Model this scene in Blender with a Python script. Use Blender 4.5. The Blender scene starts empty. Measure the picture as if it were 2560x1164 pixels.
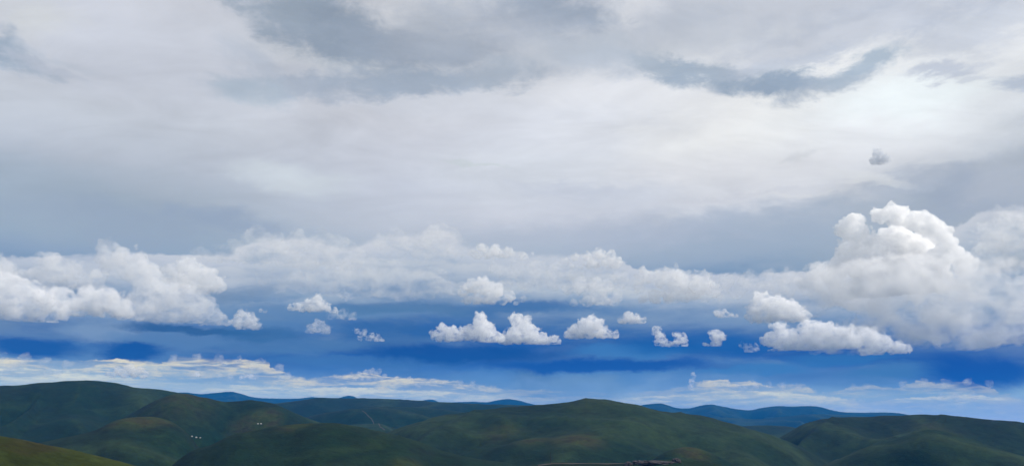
import bpy, bmesh, math, random
import numpy as np
from mathutils import Vector

R = math.radians
scene = bpy.context.scene
COL = scene.collection

# ------------------------------------------------------------------ camera, exposure, sun, sky
FOC = 1849.0            # focal length in photo pixels (2560 wide, about 69 degrees across)
HORIZON = 1062.0        # row of the true horizon
PITCH = math.atan((HORIZON - 582.0) / FOC)
cam = bpy.data.cameras.new('camera')
cam_ob = bpy.data.objects.new('camera', cam)
COL.objects.link(cam_ob)
scene.camera = cam_ob
cam.sensor_width = 36.0
cam.lens = 36.0 * FOC / 2560.0
cam.clip_start = 1.0
cam.clip_end = 3.0e5
cam_ob.rotation_euler = (R(90) + PITCH, 0, 0)
scene.view_settings.view_transform = 'Standard'
scene.view_settings.look = 'None'
scene.view_settings.exposure = 0.0
scene.view_settings.gamma = 1.0
scene.view_settings.use_curve_mapping = False
scene.cycles.max_bounces = 24
scene.cycles.volume_bounces = 20
scene.cycles.diffuse_bounces = 3
scene.cycles.transmission_bounces = 4
scene.cycles.transparent_max_bounces = 64
scene.cycles.use_denoising = True

SUN_AZ, SUN_EL = R(104), R(43)      # over the right shoulder
sun = bpy.data.lights.new('sun', 'SUN')
sun.energy = 4.2
sun.angle = R(11)
sun.color = (1.0, 0.93, 0.82)
sun_ob = bpy.data.objects.new('sun', sun)
COL.objects.link(sun_ob)
sd = Vector((math.sin(SUN_AZ) * math.cos(SUN_EL), math.cos(SUN_AZ) * math.cos(SUN_EL), math.sin(SUN_EL)))
sun_ob.rotation_euler = sd.to_track_quat('Z', 'Y').to_euler()


def direction(px, py):
    x, u = (px - 1280.0) / FOC, (582.0 - py) / FOC
    c, s = math.cos(PITCH), math.sin(PITCH)
    v = np.array([x, c - s * u, s + c * u])
    return v / np.linalg.norm(v)


def ae(px, py):
    """azimuth and elevation in degrees of a sight line"""
    d = direction(px, py)
    return math.degrees(math.atan2(d[0], d[1])), math.degrees(math.asin(d[2]))


def lin(c):
    return tuple((v / 255 / 12.92) if v <= 10.3 else ((v / 255 + 0.055) / 1.055) ** 2.4 for v in c) + (1.0,)


AIR_DENS, AIR_TOP = 4.3e-5, 650.0


def beyond_air(e, c):
    """radiance the sky needs behind the haze at elevation e to look like colour c through it"""
    t = math.exp(-AIR_DENS * AIR_TOP / math.sin(R(max(e, 0.9))))
    return tuple(min(1.25, max(0.0, (v - j * (1 - t)) / t)) for v, j in zip(lin(c)[:3], (.03, .17, .5))) + (1.0,)


class Nodes:
    """short hand for wiring a node tree"""
    def __init__(self, nt):
        self.nt = nt

    def new(self, kind, **kw):
        n = self.nt.nodes.new(kind)
        for k, v in kw.items():
            setattr(n, k, v)
        return n

    def put(self, sock, v):
        if v is None:
            return
        if hasattr(v, 'is_linked'):
            self.nt.links.new(v, sock)
        else:
            sock.default_value = v

    def m(self, op, a, b=None, c=None, clamp=False):
        n = self.new('ShaderNodeMath', operation=op, use_clamp=clamp)
        for i, v in enumerate((a, b, c)):
            self.put(n.inputs[i], v)
        return n.outputs[0]

    def add(self, a, b): return self.m('ADD', a, b)
    def sub(self, a, b): return self.m('SUBTRACT', a, b)
    def mul(self, a, b): return self.m('MULTIPLY', a, b)
    def mad(self, a, b, c): return self.m('MULTIPLY_ADD', a, b, c)

    def step(self, x, lo, hi, a=0.0, b=1.0, smooth=True):
        n = self.new('ShaderNodeMapRange', interpolation_type='SMOOTHSTEP' if smooth else 'LINEAR')
        self.put(n.inputs['Value'], x)
        for i, v in ((1, lo), (2, hi), (3, a), (4, b)):
            self.put(n.inputs[i], v)
        return n.outputs[0]

    def vec(self, x, y, z=0.0):
        n = self.new('ShaderNodeCombineXYZ')
        for i, v in enumerate((x, y, z)):
            self.put(n.inputs[i], v)
        return n.outputs[0]

    def mapping(self, v, loc=(0, 0, 0), rot=0.0, scale=(1, 1, 1), kind='POINT'):
        n = self.new('ShaderNodeMapping', vector_type=kind)
        self.put(n.inputs[0], v)
        n.inputs['Location'].default_value = loc
        n.inputs['Rotation'].default_value = (0, 0, rot)
        n.inputs['Scale'].default_value = scale
        return n.outputs[0]

    def noise(self, v, scale=1.0, detail=4.0, rough=0.55, dist=0.0, color=False):
        n = self.new('ShaderNodeTexNoise')
        self.put(n.inputs['Vector'], v)
        n.inputs['Scale'].default_value = scale
        n.inputs['Detail'].default_value = detail
        n.inputs['Roughness'].default_value = rough
        n.inputs['Distortion'].default_value = dist
        return n.outputs['Color' if color else 'Fac']

    def mix(self, f, a, b, mode='MIX'):
        n = self.new('ShaderNodeMix', data_type='RGBA', blend_type=mode)
        self.put(n.inputs['Factor'], f)
        self.put(n.inputs['A'], a)
        self.put(n.inputs['B'], b)
        return [o for o in n.outputs if o.type == 'RGBA'][0]

    def ramp(self, x, stops, interp='LINEAR'):
        n = self.new('ShaderNodeValToRGB')
        self.put(n.inputs[0], x)
        e = n.color_ramp.elements
        n.color_ramp.interpolation = interp
        while len(e) < len(stops):
            e.new(1.0)
        for i, (p, c) in enumerate(stops):
            e[i].position = p
            e[i].color = c
        return n.outputs[0]



AZ0, AZS = -42.0, 84.0


def build_sky():
    world = bpy.data.worlds.new('World')
    scene.world = world
    world.use_nodes = True
    nt = world.node_tree
    nt.nodes.clear()
    N = Nodes(nt)
    out = N.new('ShaderNodeOutputWorld')
    d = N.new('ShaderNodeTexCoord').outputs['Generated']
    sep = N.new('ShaderNodeSeparateXYZ')
    N.put(sep.inputs[0], d)
    DEG = 180 / math.pi
    az = N.mul(N.m('ARCTAN2', sep.outputs[0], sep.outputs[1]), DEG)
    el = N.mul(N.m('ARCSINE', sep.outputs[2]), DEG)
    azn = N.m('MULTIPLY', N.sub(az, AZ0), 1 / AZS, clamp=True)
    flat = N.vec(az, el, 0.0)
    # the upper deck seen in perspective: a plane overhead
    zz = N.m('MAXIMUM', sep.outputs[2], 0.0)
    zz = N.add(zz, 0.16)
    deck = N.vec(N.m('DIVIDE', sep.outputs[0], zz), N.m('DIVIDE', sep.outputs[1], zz), 0.0)

    def off(v, seed):
        return N.mapping(v, loc=(seed * 13.7, seed * 7.1, seed * 3.3))

    # ---- blue air and rain-dark base, by elevation, for three bearings
    wob = N.noise(N.mapping(flat, scale=(0.09, 0.30, 1), loc=(3, 1, 0)), 1.0, 4, 0.55)
    elw = N.mad(N.mul(N.sub(wob, 0.5), N.step(el, 0.8, 4.5)), 3.0, el)
    e32 = N.m('MULTIPLY', elw, 1 / 33.0, clamp=True)

    def col(st):
        return N.ramp(e32, [((e + 1.0 if e else 0.0) / 33.0, beyond_air(e + 1.0, c)) for e, c in st], 'LINEAR')
    left = col([(0, (165, 188, 206)), (1.6, (138, 171, 203)), (2.8, (100, 145, 193)), (3.9, (38, 92, 162)), (5.6, (50, 98, 164)),
                (6.8, (82, 122, 170)), (8.4, (115, 146, 182)), (10.2, (142, 164, 191)), (12, (154, 173, 192)), (14.5, (162, 176, 192)),
                (17, (182, 190, 203)), (20, (195, 201, 211)), (24, (207, 211, 220)), (28, (212, 215, 224)), (32, (213, 217, 224))])
    mid = col([(0, (150, 180, 206)), (1.0, (128, 164, 203)), (2.0, (95, 140, 194)), (3.0, (50, 108, 178)), (4.2, (10, 85, 162)),
               (5.4, (12, 88, 163)), (6.8, (44, 101, 166)), (8.4, (74, 118, 170)), (10.0, (116, 147, 182)), (11.8, (168, 183, 202)),
               (14, (188, 196, 210)), (17, (197, 203, 216)), (22, (209, 212, 221)), (27, (198, 204, 214)), (32, (204, 207, 216))])
    right = col([(0, (165, 190, 210)), (1.0, (138, 175, 207)), (1.7, (90, 140, 196)), (2.4, (18, 88, 168)), (3.8, (10, 82, 160)), (5, (48, 102, 168)),
                 (6.8, (104, 138, 174)), (9, (154, 170, 186)), (13, (170, 182, 194)), (16, (166, 177, 191)), (19, (194, 198, 206)),
                 (22, (224, 226, 229)), (25, (228, 230, 233)), (28, (199, 204, 215)), (32, (188, 195, 207))])
    a1, a2 = ae(300, 900)[0], ae(950, 900)[0]
    a3, a4 = ae(1750, 900)[0], ae(2450, 900)[0]
    c = N.mix(N.step(az, a1, a2), left, mid)
    c = N.mix(N.step(az, a3, a4), c, right)

    # ---- warped angles, so that edges of patches fray like cloud
    wc = N.noise(N.mapping(flat, scale=(0.17, 0.36, 1), loc=(9, 4, 0)), 1.0, 9, 0.66, 0.3, color=True)
    wsep = N.new('ShaderNodeSeparateColor')
    N.put(wsep.inputs[0], wc)
    wax, wel = N.sub(wsep.outputs[0], 0.5), N.sub(wsep.outputs[1], 0.5)
    warped = N.mad(wax, 9.0, az), N.mad(wel, 4.0, el)
    mild = N.mad(wax, 4.5, az), N.mad(wel, 2.0, el)

    def blob(w, a, e, ra, re, rot=0.0):
        """1 at the middle of an ellipse on the sky, 0 from its rim outwards"""
        cs, sn = math.cos(rot), math.sin(rot)
        u = N.mad(w[1], sn / ra, N.mad(w[0], cs / ra, -(a * cs + e * sn) / ra))
        v = N.mad(w[1], cs / re, N.mad(w[0], -sn / re, (a * sn - e * cs) / re))
        return N.m('SUBTRACT', 1.0, N.m('SQRT', N.mad(v, v, N.mul(u, u))), clamp=True)

    # deck texture
    dt = N.noise(N.mapping(deck, scale=(1.3, 1.9, 1), loc=(2, 5, 0)), 1.0, 7, 0.56, 0.35)
    dk = N.mul(N.sub(dt, 0.5), N.step(el, 12, 22))
    dt2 = N.noise(N.mapping(deck, scale=(3.2, 6.0, 1), loc=(7, 3, 0)), 1.0, 9, 0.62, 0.8)
    dk = N.mad(N.mul(N.sub(dt2, 0.5), N.step(el, 10, 20)), 0.5, dk)
    shade = N.mad(dk, 0.7, 1.0)

    # ---- patches of the upper deck: (x, y, half width, half height, tilt, colour, strength)
    P = [
        # bright glow behind thin cloud
        (1850, 300, 560, 190, 0, (250, 250, 247), 0.95), (1500, 250, 420, 110, 0, (232, 233, 236), 0.75),
        (2250, 290, 420, 150, 0, (238, 242, 243), 0.8), (1950, 430, 560, 110, 0, (236, 236, 238), 0.7),
        (1420, 350, 300, 110, 0, (218, 222, 230), 0.5), (1350, 515, 330, 60, 3, (222, 224, 231), 0.6),
        (1280, 430, 260, 90, 0, (222, 226, 230), 0.5), (725, 445, 170, 50, 0, (214, 221, 224), 0.7),
        (1150, 270, 380, 60, -3, (220, 223, 230), 0.6), (900, 165, 330, 40, -4, (220, 223, 226), 0.75),
        (1160, 40, 300, 60, 0, (222, 224, 226), 0.6), (1560, 20, 110, 55, 0, (232, 233, 236), 0.8), (980, 25, 70, 70, 10, (230, 231, 234), 0.7),
        (330, 130, 480, 170, 0, (213, 217, 227), 0.6), (60, 40, 160, 80, 0, (218, 220, 218), 0.6),
        (2150, 70, 420, 70, 0, (188, 195, 208), 0.7), (2450, 60, 260, 80, 0, (184, 192, 206), 0.6),
        (2050, 110, 330, 30, 4, (212, 216, 224), 0.7), (1560, 480, 300, 40, 0, (204, 210, 220), 0.4),
        # grey broken cloud, top centre
        (820, 75, 240, 95, -14, (152, 166, 182), 1.0), (720, 30, 130, 60, -10, (165, 177, 190), 0.8), (960, 120, 230, 60, -8, (168, 179, 194), 0.8),
        (1130, 115, 150, 60, 0, (168, 178, 192), 0.8), (1370, 25, 210, 75, -6, (162, 173, 188), 0.95), (1260, 60, 200, 60, -6, (184, 191, 203), 0.7), (1060, 60, 130, 90, 0, (184, 192, 204), 0.7),
        (780, 225, 260, 32, 3, (180, 190, 204), 0.85), (1080, 205, 330, 38, 5, (172, 184, 199), 0.95), (640, 160, 130, 55, -22, (192, 200, 212), 0.7), (640, 232, 120, 38, 0, (180, 194, 206), 0.6), (1250, 180, 120, 45, 8, (182, 192, 204), 0.8),
        (1700, 40, 140, 60, 0, (190, 197, 208), 0.6), (1500, 150, 150, 45, -10, (190, 199, 211), 0.7),
        # the long slate streak on the right
        (1640, 160, 140, 34, -14, (172, 185, 198), .8), (1800, 190, 210, 40, -10, (165, 179, 194), .9), (1930, 215, 180, 36, -4, (156, 172, 190), .95), (2060, 225, 180, 30, 2, (168, 181, 196), 0.8), (2170, 170, 150, 34, 14, (174, 189, 203), 0.9), (1990, 155, 200, 26, 0, (192, 200, 213), 0.7), (2270, 250, 230, 55, 0, (242, 249, 249), 0.85), (1500, 120, 200, 40, -8, (190, 198, 208), .5),
        (2360, 178, 110, 24, 0, (190, 197, 210), 0.8), (2560, 195, 90, 26, 0, (182, 192, 206), 0.8), (2440, 190, 60, 14, -6, (200, 206, 216), 0.6),
        # left edge
        (20, 130, 120, 48, -10, (166, 180, 195), 1.0), (110, 160, 130, 18, -6, (192, 199, 211), 0.7), (160, 148, 160, 10, -2, (200, 207, 217), 0.6), (60, 480, 260, 120, 0, (170, 183, 196), 0.4),
        # soft streaks lower down
        (1420, 470, 190, 22, -3, (203, 208, 218), 0.8), (1180, 408, 100, 9, -8, (205, 212, 214), 0.8), (1840, 487, 240, 10, 2, (214, 216, 222), 0.7), (1980, 480, 160, 8, -4, (228, 229, 230), 0.5), (2010, 372, 40, 12, 20, (222, 224, 226), 0.7),
        (400, 560, 420, 60, 0, (158, 172, 190), 0.6), (560, 555, 180, 40, 0, (154, 169, 190), 0.5), (1800, 600, 420, 75, 0, (164, 179, 196), 0.75), (1950, 545, 300, 50, 0, (175, 186, 200), 0.5), (2440, 480, 240, 90, 0, (168, 178, 193), 0.85), (2250, 470, 130, 40, 10, (188, 196, 208), 0.6), (2180, 445, 120, 22, -22, (230, 232, 232), 0.7), (2530, 440, 150, 80, 0, (196, 200, 206), 0.5),
        (1500, 580, 340, 50, 0, (190, 197, 211), 0.5),
    ]
    fray = N.noise(N.mapping(flat, scale=(0.42, 0.8, 1), loc=(71, 22, 0)), 1.0, 9, 0.66, 0.5)
    fray = N.mul(N.sub(fray, 0.5), 1.0)
    for x, y, rx, ry, tilt, colr, s in P:
        a, e = ae(x, y)
        ra = max(0.15, (ae(x + rx, y)[0] - ae(x - rx, y)[0]) / 2) * 1.25
        re = max(0.12, (ae(x, y - ry)[1] - ae(x, y + ry)[1]) / 2) * 1.25
        g = blob(warped, a, e, ra, re, R(tilt))
        if sum(colr) < 600:
            gg = N.mad(fray, N.step(g, 0.0, 0.2), g)
            f = N.step(gg, -0.02, 0.78, 0.0, s)
        else:
            f = N.step(g, 0.0, 0.8, 0.0, s)
        c = N.mix(f, c, lin(colr))
    sh = N.new('ShaderNodeCombineColor')
    for i in range(3):
        N.put(sh.inputs[i], shade)
    c = N.mix(1.0, c, sh.outputs[0], 'MULTIPLY')

    # ---- rows of cloud, one behind another: crisp upper edge, fading downwards
    azj = N.noise(N.mapping(flat, scale=(0.45, 0.7, 1), loc=(31, 8, 0)), 1.0, 6, 0.68)
    azw = N.m('MULTIPLY', N.sub(N.mad(N.sub(azj, 0.5), 4.5, az), AZ0), 1 / AZS, clamp=True)
    softn = N.noise(N.mapping(flat, scale=(0.21, 0.4, 1), loc=(51, 2, 0)), 1.0, 3, 0.5)

    def row(c, top, strength, colr_top, colr_low, depth, seed, frill=0.8, edge=0.25, sx=0.45, sy=0.6, mott=0.5, grain=1.0, streak=0.0):
        """top: (x, y, strength) points of the upper edge"""
        pts = sorted((ae(x, y) + (s,)) for x, y, s in top)
        st = [((a - AZ0) / AZS, (e / 20.0, s, 0, 1)) for a, e, s in pts]
        r = N.ramp(azw, st, 'LINEAR')
        rs = N.new('ShaderNodeSeparateColor')
        N.put(rs.inputs[0], r)
        b1 = N.m('ABSOLUTE', N.sub(N.noise(off(N.mapping(flat, scale=(sx, sy, 1)), seed), 1.0, 5, 0.6, 0.2), 0.5))
        b2 = N.m('ABSOLUTE', N.sub(N.noise(off(N.mapping(flat, scale=(sx * 3.1, sy * 2.6, 1)), seed + 1), 1.0, 4, 0.6), 0.5))
        edge_el = N.mad(N.sub(b1, 0.12), frill * 3.2, N.mul(rs.outputs[0], 20.0))
        edge_el = N.mad(N.sub(b2, 0.12), frill * 1.6, edge_el)
        t = N.sub(edge_el, el)      # degrees below the edge
        n2 = N.noise(off(N.mapping(flat, scale=(sx * 0.55 * grain, sy * 1.3 * grain, 1)), seed + 3), 1.0, 7, 0.62, 0.5)
        tn = N.mad(N.sub(n2, 0.5), depth * 1.1, t)
        wide = N.step(softn, 0.35, 0.65, edge, edge * 5)
        cover = N.mul(N.step(t, 0.0, wide), N.step(tn, depth * 0.1, depth, 1.0, 0.0))
        cover = N.mul(cover, N.step(n2, 0.5 - mott, 0.62, 0.35, 1.0))
        cover = N.m('MULTIPLY', cover, N.mul(rs.outputs[1], strength), clamp=True)
        if streak:
            n3 = N.noise(off(N.mapping(flat, scale=(0.26, 2.0, 1)), seed + 8), 1.0, 6, 0.6, 0.4)
            cover = N.mul(cover, N.step(n3, 0.42, 0.56, 1 - streak, 1.0))
            tn = N.mad(N.sub(N.noise(off(N.mapping(flat, scale=(0.8, 3.4, 1)), seed + 11), 1.0, 6, 0.6, 0.3), 0.5), depth * 1.6, tn)
        em = sum(p[1] for p in pts) / len(pts)
        cc = N.mix(N.step(tn, 0.0, depth * 0.7), beyond_air(em, colr_top), beyond_air(em, colr_low))
        return N.mix(cover, c, cc)

    # faint veils hanging in the blue
    c = row(c, [(0, 800, .6), (500, 815, .8), (900, 800, .5), (1300, 880, .3), (1500, 868, .7), (1800, 880, .8), (2100, 900, .7), (2560, 890, .6)],
            0.85, (108, 145, 186), (62, 108, 166), 2.4, 5, 0.3, 0.2, 0.25, 0.8, 0.35)
    c = row(c, [(0, 840, .6), (300, 845, .9), (700, 850, .8), (1000, 905, .7), (1300, 930, .9), (1600, 905, .9), (2000, 895, .6), (2560, 960, .4)],
            0.8, (90, 134, 184), (62, 112, 172), 2.2, 15, 0.25, 0.3, 0.22, 0.9, 0.35)
    c = row(c, [(0, 720, .8), (300, 760, .9), (700, 715, .9), (1000, 740, .8), (1300, 760, .7), (1700, 770, .8), (2100, 790, .6), (2560, 850, .4)],
            0.9, (150, 172, 196), (84, 124, 172), 2.8, 9, 0.4, 0.2, 0.26, 0.7, 0.35)
    # stratocumulus bank, ranks one in front of another
    c = row(c, [(0, 640, .8), (300, 620, .85), (470, 632, .9), (600, 622, .95), (640, 582, 1), (800, 586, 1), (870, 612, 1), (960, 580, .95), (1110, 566, .9), (1180, 606, .8), (1320, 630, .8), (1500, 625, .9), (1580, 662, .9), (1850, 676, .9), (2080, 668, .9), (2200, 640, .9), (2380, 560, .9), (2460, 520, .9), (2560, 500, .9)],
            0.96, (208, 212, 221), (150, 171, 195), 6.0, 1, 0.36, 0.14, 0.4, 0.6, 0.30)
    c = row(c, [(0, 655, .6), (250, 650, .7), (520, 660, .7), (850, 640, .8), (1060, 635, .8), (1140, 650, .9), (1330, 655, .9), (1530, 680, .9), (1800, 690, .9), (2080, 690, .9), (2200, 690, .9), (2560, 640, .8)],
            0.85, (200, 206, 215), (134, 158, 187), 4.2, 12, 0.36, 0.12, 0.45, 0.7, 0.25)
    c = row(c, [(0, 665, .6), (250, 668, .6), (520, 690, .6), (850, 668, .9), (1060, 664, .95), (1140, 700, .9), (1330, 690, .9), (1530, 700, .9), (1800, 720, .8), (2080, 720, .8), (2560, 740, .4)],
            0.9, (196, 203, 213), (112, 145, 182), 3.6, 2, 0.36, 0.12, 0.5, 0.8, 0.25)
    c = row(c, [(0, 735, .5), (500, 760, .4), (800, 730, .3), (1000, 715, .7), (1300, 705, .9), (1560, 715, .9), (1780, 725, .8), (2000, 750, .4), (2560, 780, .4)],
            0.85, (200, 207, 214), (112, 148, 188), 2.4, 3, 0.34, 0.12, 0.55, 0.9, 0.2)
    # a thin grey sheet drawn unevenly over the blue
    gn = N.noise(N.mapping(flat, scale=(0.13, 0.75, 1), loc=(17, 61, 0)), 1.0, 7, 0.6, 0.5)
    gz = N.mul(N.step(el, 3.5, 6.5), N.step(el, 8.5, 11.5, 1.0, 0.0))
    c = N.mix(N.mul(N.mul(N.step(gn, .42, .66), gz), N.step(az, 6.0, -14.0, .30, .75)), c, beyond_air(7.0, (104, 134, 172)))
    # slate layers and thin breaks inside the blue band
    for x, y, rx, ry, colr, s in [
            (700, 862, 330, 22, (74, 118, 170), .8), (250, 830, 100, 26, (122, 150, 186), .8), (430, 850, 170, 24, (86, 126, 175), .8),
            (1420, 945, 350, 30, (84, 134, 190), .6), (1570, 880, 180, 20, (62, 120, 182), .9), (1880, 925, 150, 14, (62, 120, 182), .9),
            (2100, 900, 170, 14, (52, 112, 176), .8), (2250, 930, 180, 22, (66, 118, 176), .9), (900, 905, 300, 13, (64, 114, 174), .8),
            (980, 835, 140, 34, (52, 102, 162), .7), (620, 790, 260, 30, (96, 134, 178), .6), (900, 775, 200, 16, (96, 136, 180), .7),
            (1340, 962, 70, 46, (76, 118, 168), .6), (1450, 975, 120, 40, (104, 142, 184), .6), (80, 868, 140, 22, (24, 86, 160), .9), (340, 880, 90, 22, (24, 84, 158), .95), (1150, 885, 280, 26, (2, 80, 154), .9),
            (1500, 915, 330, 18, (4, 84, 164), .9), (2450, 930, 170, 46, (6, 84, 164), .95), (1750, 858, 220, 34, (16, 92, 166), .7),
            (480, 826, 200, 10, (44, 92, 148), .9), (640, 832, 120, 24, (52, 102, 156), .7), (1010, 768, 230, 16, (76, 118, 164), .7), (1300, 768, 170, 16, (62, 110, 166), .8)]:
        a, e = ae(x, y)
        ra = (ae(x + rx, y)[0] - ae(x - rx, y)[0]) / 2 * 1.25
        re = (ae(x, y - ry)[1] - ae(x, y + ry)[1]) / 2 * 1.3
        c = N.mix(N.step(blob(mild, a, e, ra, re), 0.0, 0.6, 0.0, s), c, beyond_air(e, colr))
    # rain veil and thin pale air low in the middle
    c = row(c, [(0, 880, 0), (900, 930, .0), (1250, 925, .7), (1400, 930, .9), (1600, 930, .9), (1750, 915, .5), (2100, 920, .3), (2300, 935, .5), (2560, 960, .2)],
            0.9, (112, 150, 196), (128, 164, 202), 6.0, 19, 0.1, 0.5, 0.7, 0.2, 0.45)
    # pale cloud low over the horizon
    c = row(c, [(0, 888, 1), (200, 898, 1), (300, 893, 1), (415, 903, 1), (425, 884, 1), (650, 897, 1), (700, 920, .9), (760, 942, .9), (900, 926, 1), (970, 938, 1), (1080, 942, .9), (1200, 955, .8), (1290, 968, .35), (1560, 978, .1), (1640, 972, .3), (1700, 962, .35), (1790, 944, .8), (1830, 952, .9), (1880, 946, .8), (1930, 958, .8), (2000, 954, .8), (2050, 978, .6), (2110, 968, .5), (2160, 952, .4), (2220, 968, .45), (2290, 946, .5), (2350, 955, .6), (2420, 944, .55), (2480, 974, .5), (2560, 1000, .4)],
            0.95, (218, 213, 197), (160, 182, 202), 3.0, 4, 0.16, 0.06, 1.0, 1.5, 0.26, 1.3, 0.80)
    c = row(c, [(0, 915, .9), (150, 918, .9), (300, 940, .5), (500, 955, .5), (700, 960, .7), (900, 965, .8), (1200, 978, .6), (1320, 990, .3), (1500, 990, .3), (1650, 985, .8), (1800, 972, .95), (1950, 975, .95), (2100, 988, .95), (2150, 1004, .9), (2330, 985, .9), (2450, 982, 1), (2520, 992, .8), (2560, 1000, .7)],
            1.0, (214, 215, 208), (172, 193, 208), 2.2, 7, 0.14, 0.06, 1.1, 2.0, 0.25, 1.3, 0.75)

    # the clear sky is behind all of it and shows faintly through
    sky = N.new('ShaderNodeTexSky', sky_type='NISHITA')
    sky.sun_disc = False
    sky.sun_elevation = SUN_EL
    sky.sun_rotation = SUN_AZ
    b1 = N.new('ShaderNodeBackground')
    N.put(b1.inputs[0], sky.outputs[0])
    b1.inputs[1].default_value = 0.08
    b2 = N.new('ShaderNodeBackground')
    N.put(b2.inputs[0], c)
    b2.inputs[1].default_value = 1.0
    mx = N.new('ShaderNodeMixShader')
    mx.inputs[0].default_value = 0.97
    nt.links.new(b1.outputs[0], mx.inputs[1])
    nt.links.new(b2.outputs[0], mx.inputs[2])
    nt.links.new(mx.outputs[0], out.inputs['Surface'])


build_sky()

# ------------------------------------------------------------------ shared tools
_rng = np.random.RandomState(3)
PERM = _rng.permutation(512)
PERM = np.concatenate([PERM] * 4)
GRAD = _rng.normal(size=(512, 3))
GRAD /= np.linalg.norm(GRAD, axis=1)[:, None]


def pnoise(p):
    """gradient noise at points n x 3, about -0.7 to 0.7"""
    i = np.floor(p).astype(np.int64)
    f = p - i
    i &= 511
    u = f * f * f * (f * (f * 6 - 15) + 10)
    r = np.zeros(len(p))
    for a in (0, 1):
        for b in (0, 1):
            for c in (0, 1):
                h = PERM[(PERM[(PERM[(i[:, 0] + a) & 511] + i[:, 1] + b) & 511] + i[:, 2] + c) & 511]
                dot = ((f - np.array([a, b, c])) * GRAD[h]).sum(1)
                r += dot * (u[:, 0] if a else 1 - u[:, 0]) * (u[:, 1] if b else 1 - u[:, 1]) * (u[:, 2] if c else 1 - u[:, 2])
    return r


def tag(o, label=None, category=None, group=None, kind=None):
    if label:
        o['label'] = label
    if category:
        o['category'] = category
    if group:
        o['group'] = group
    if kind:
        o['kind'] = kind
    return o


def material(name):
    m = bpy.data.materials.new(name)
    m.use_nodes = True
    m.node_tree.nodes.clear()
    return m, Nodes(m.node_tree)


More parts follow.
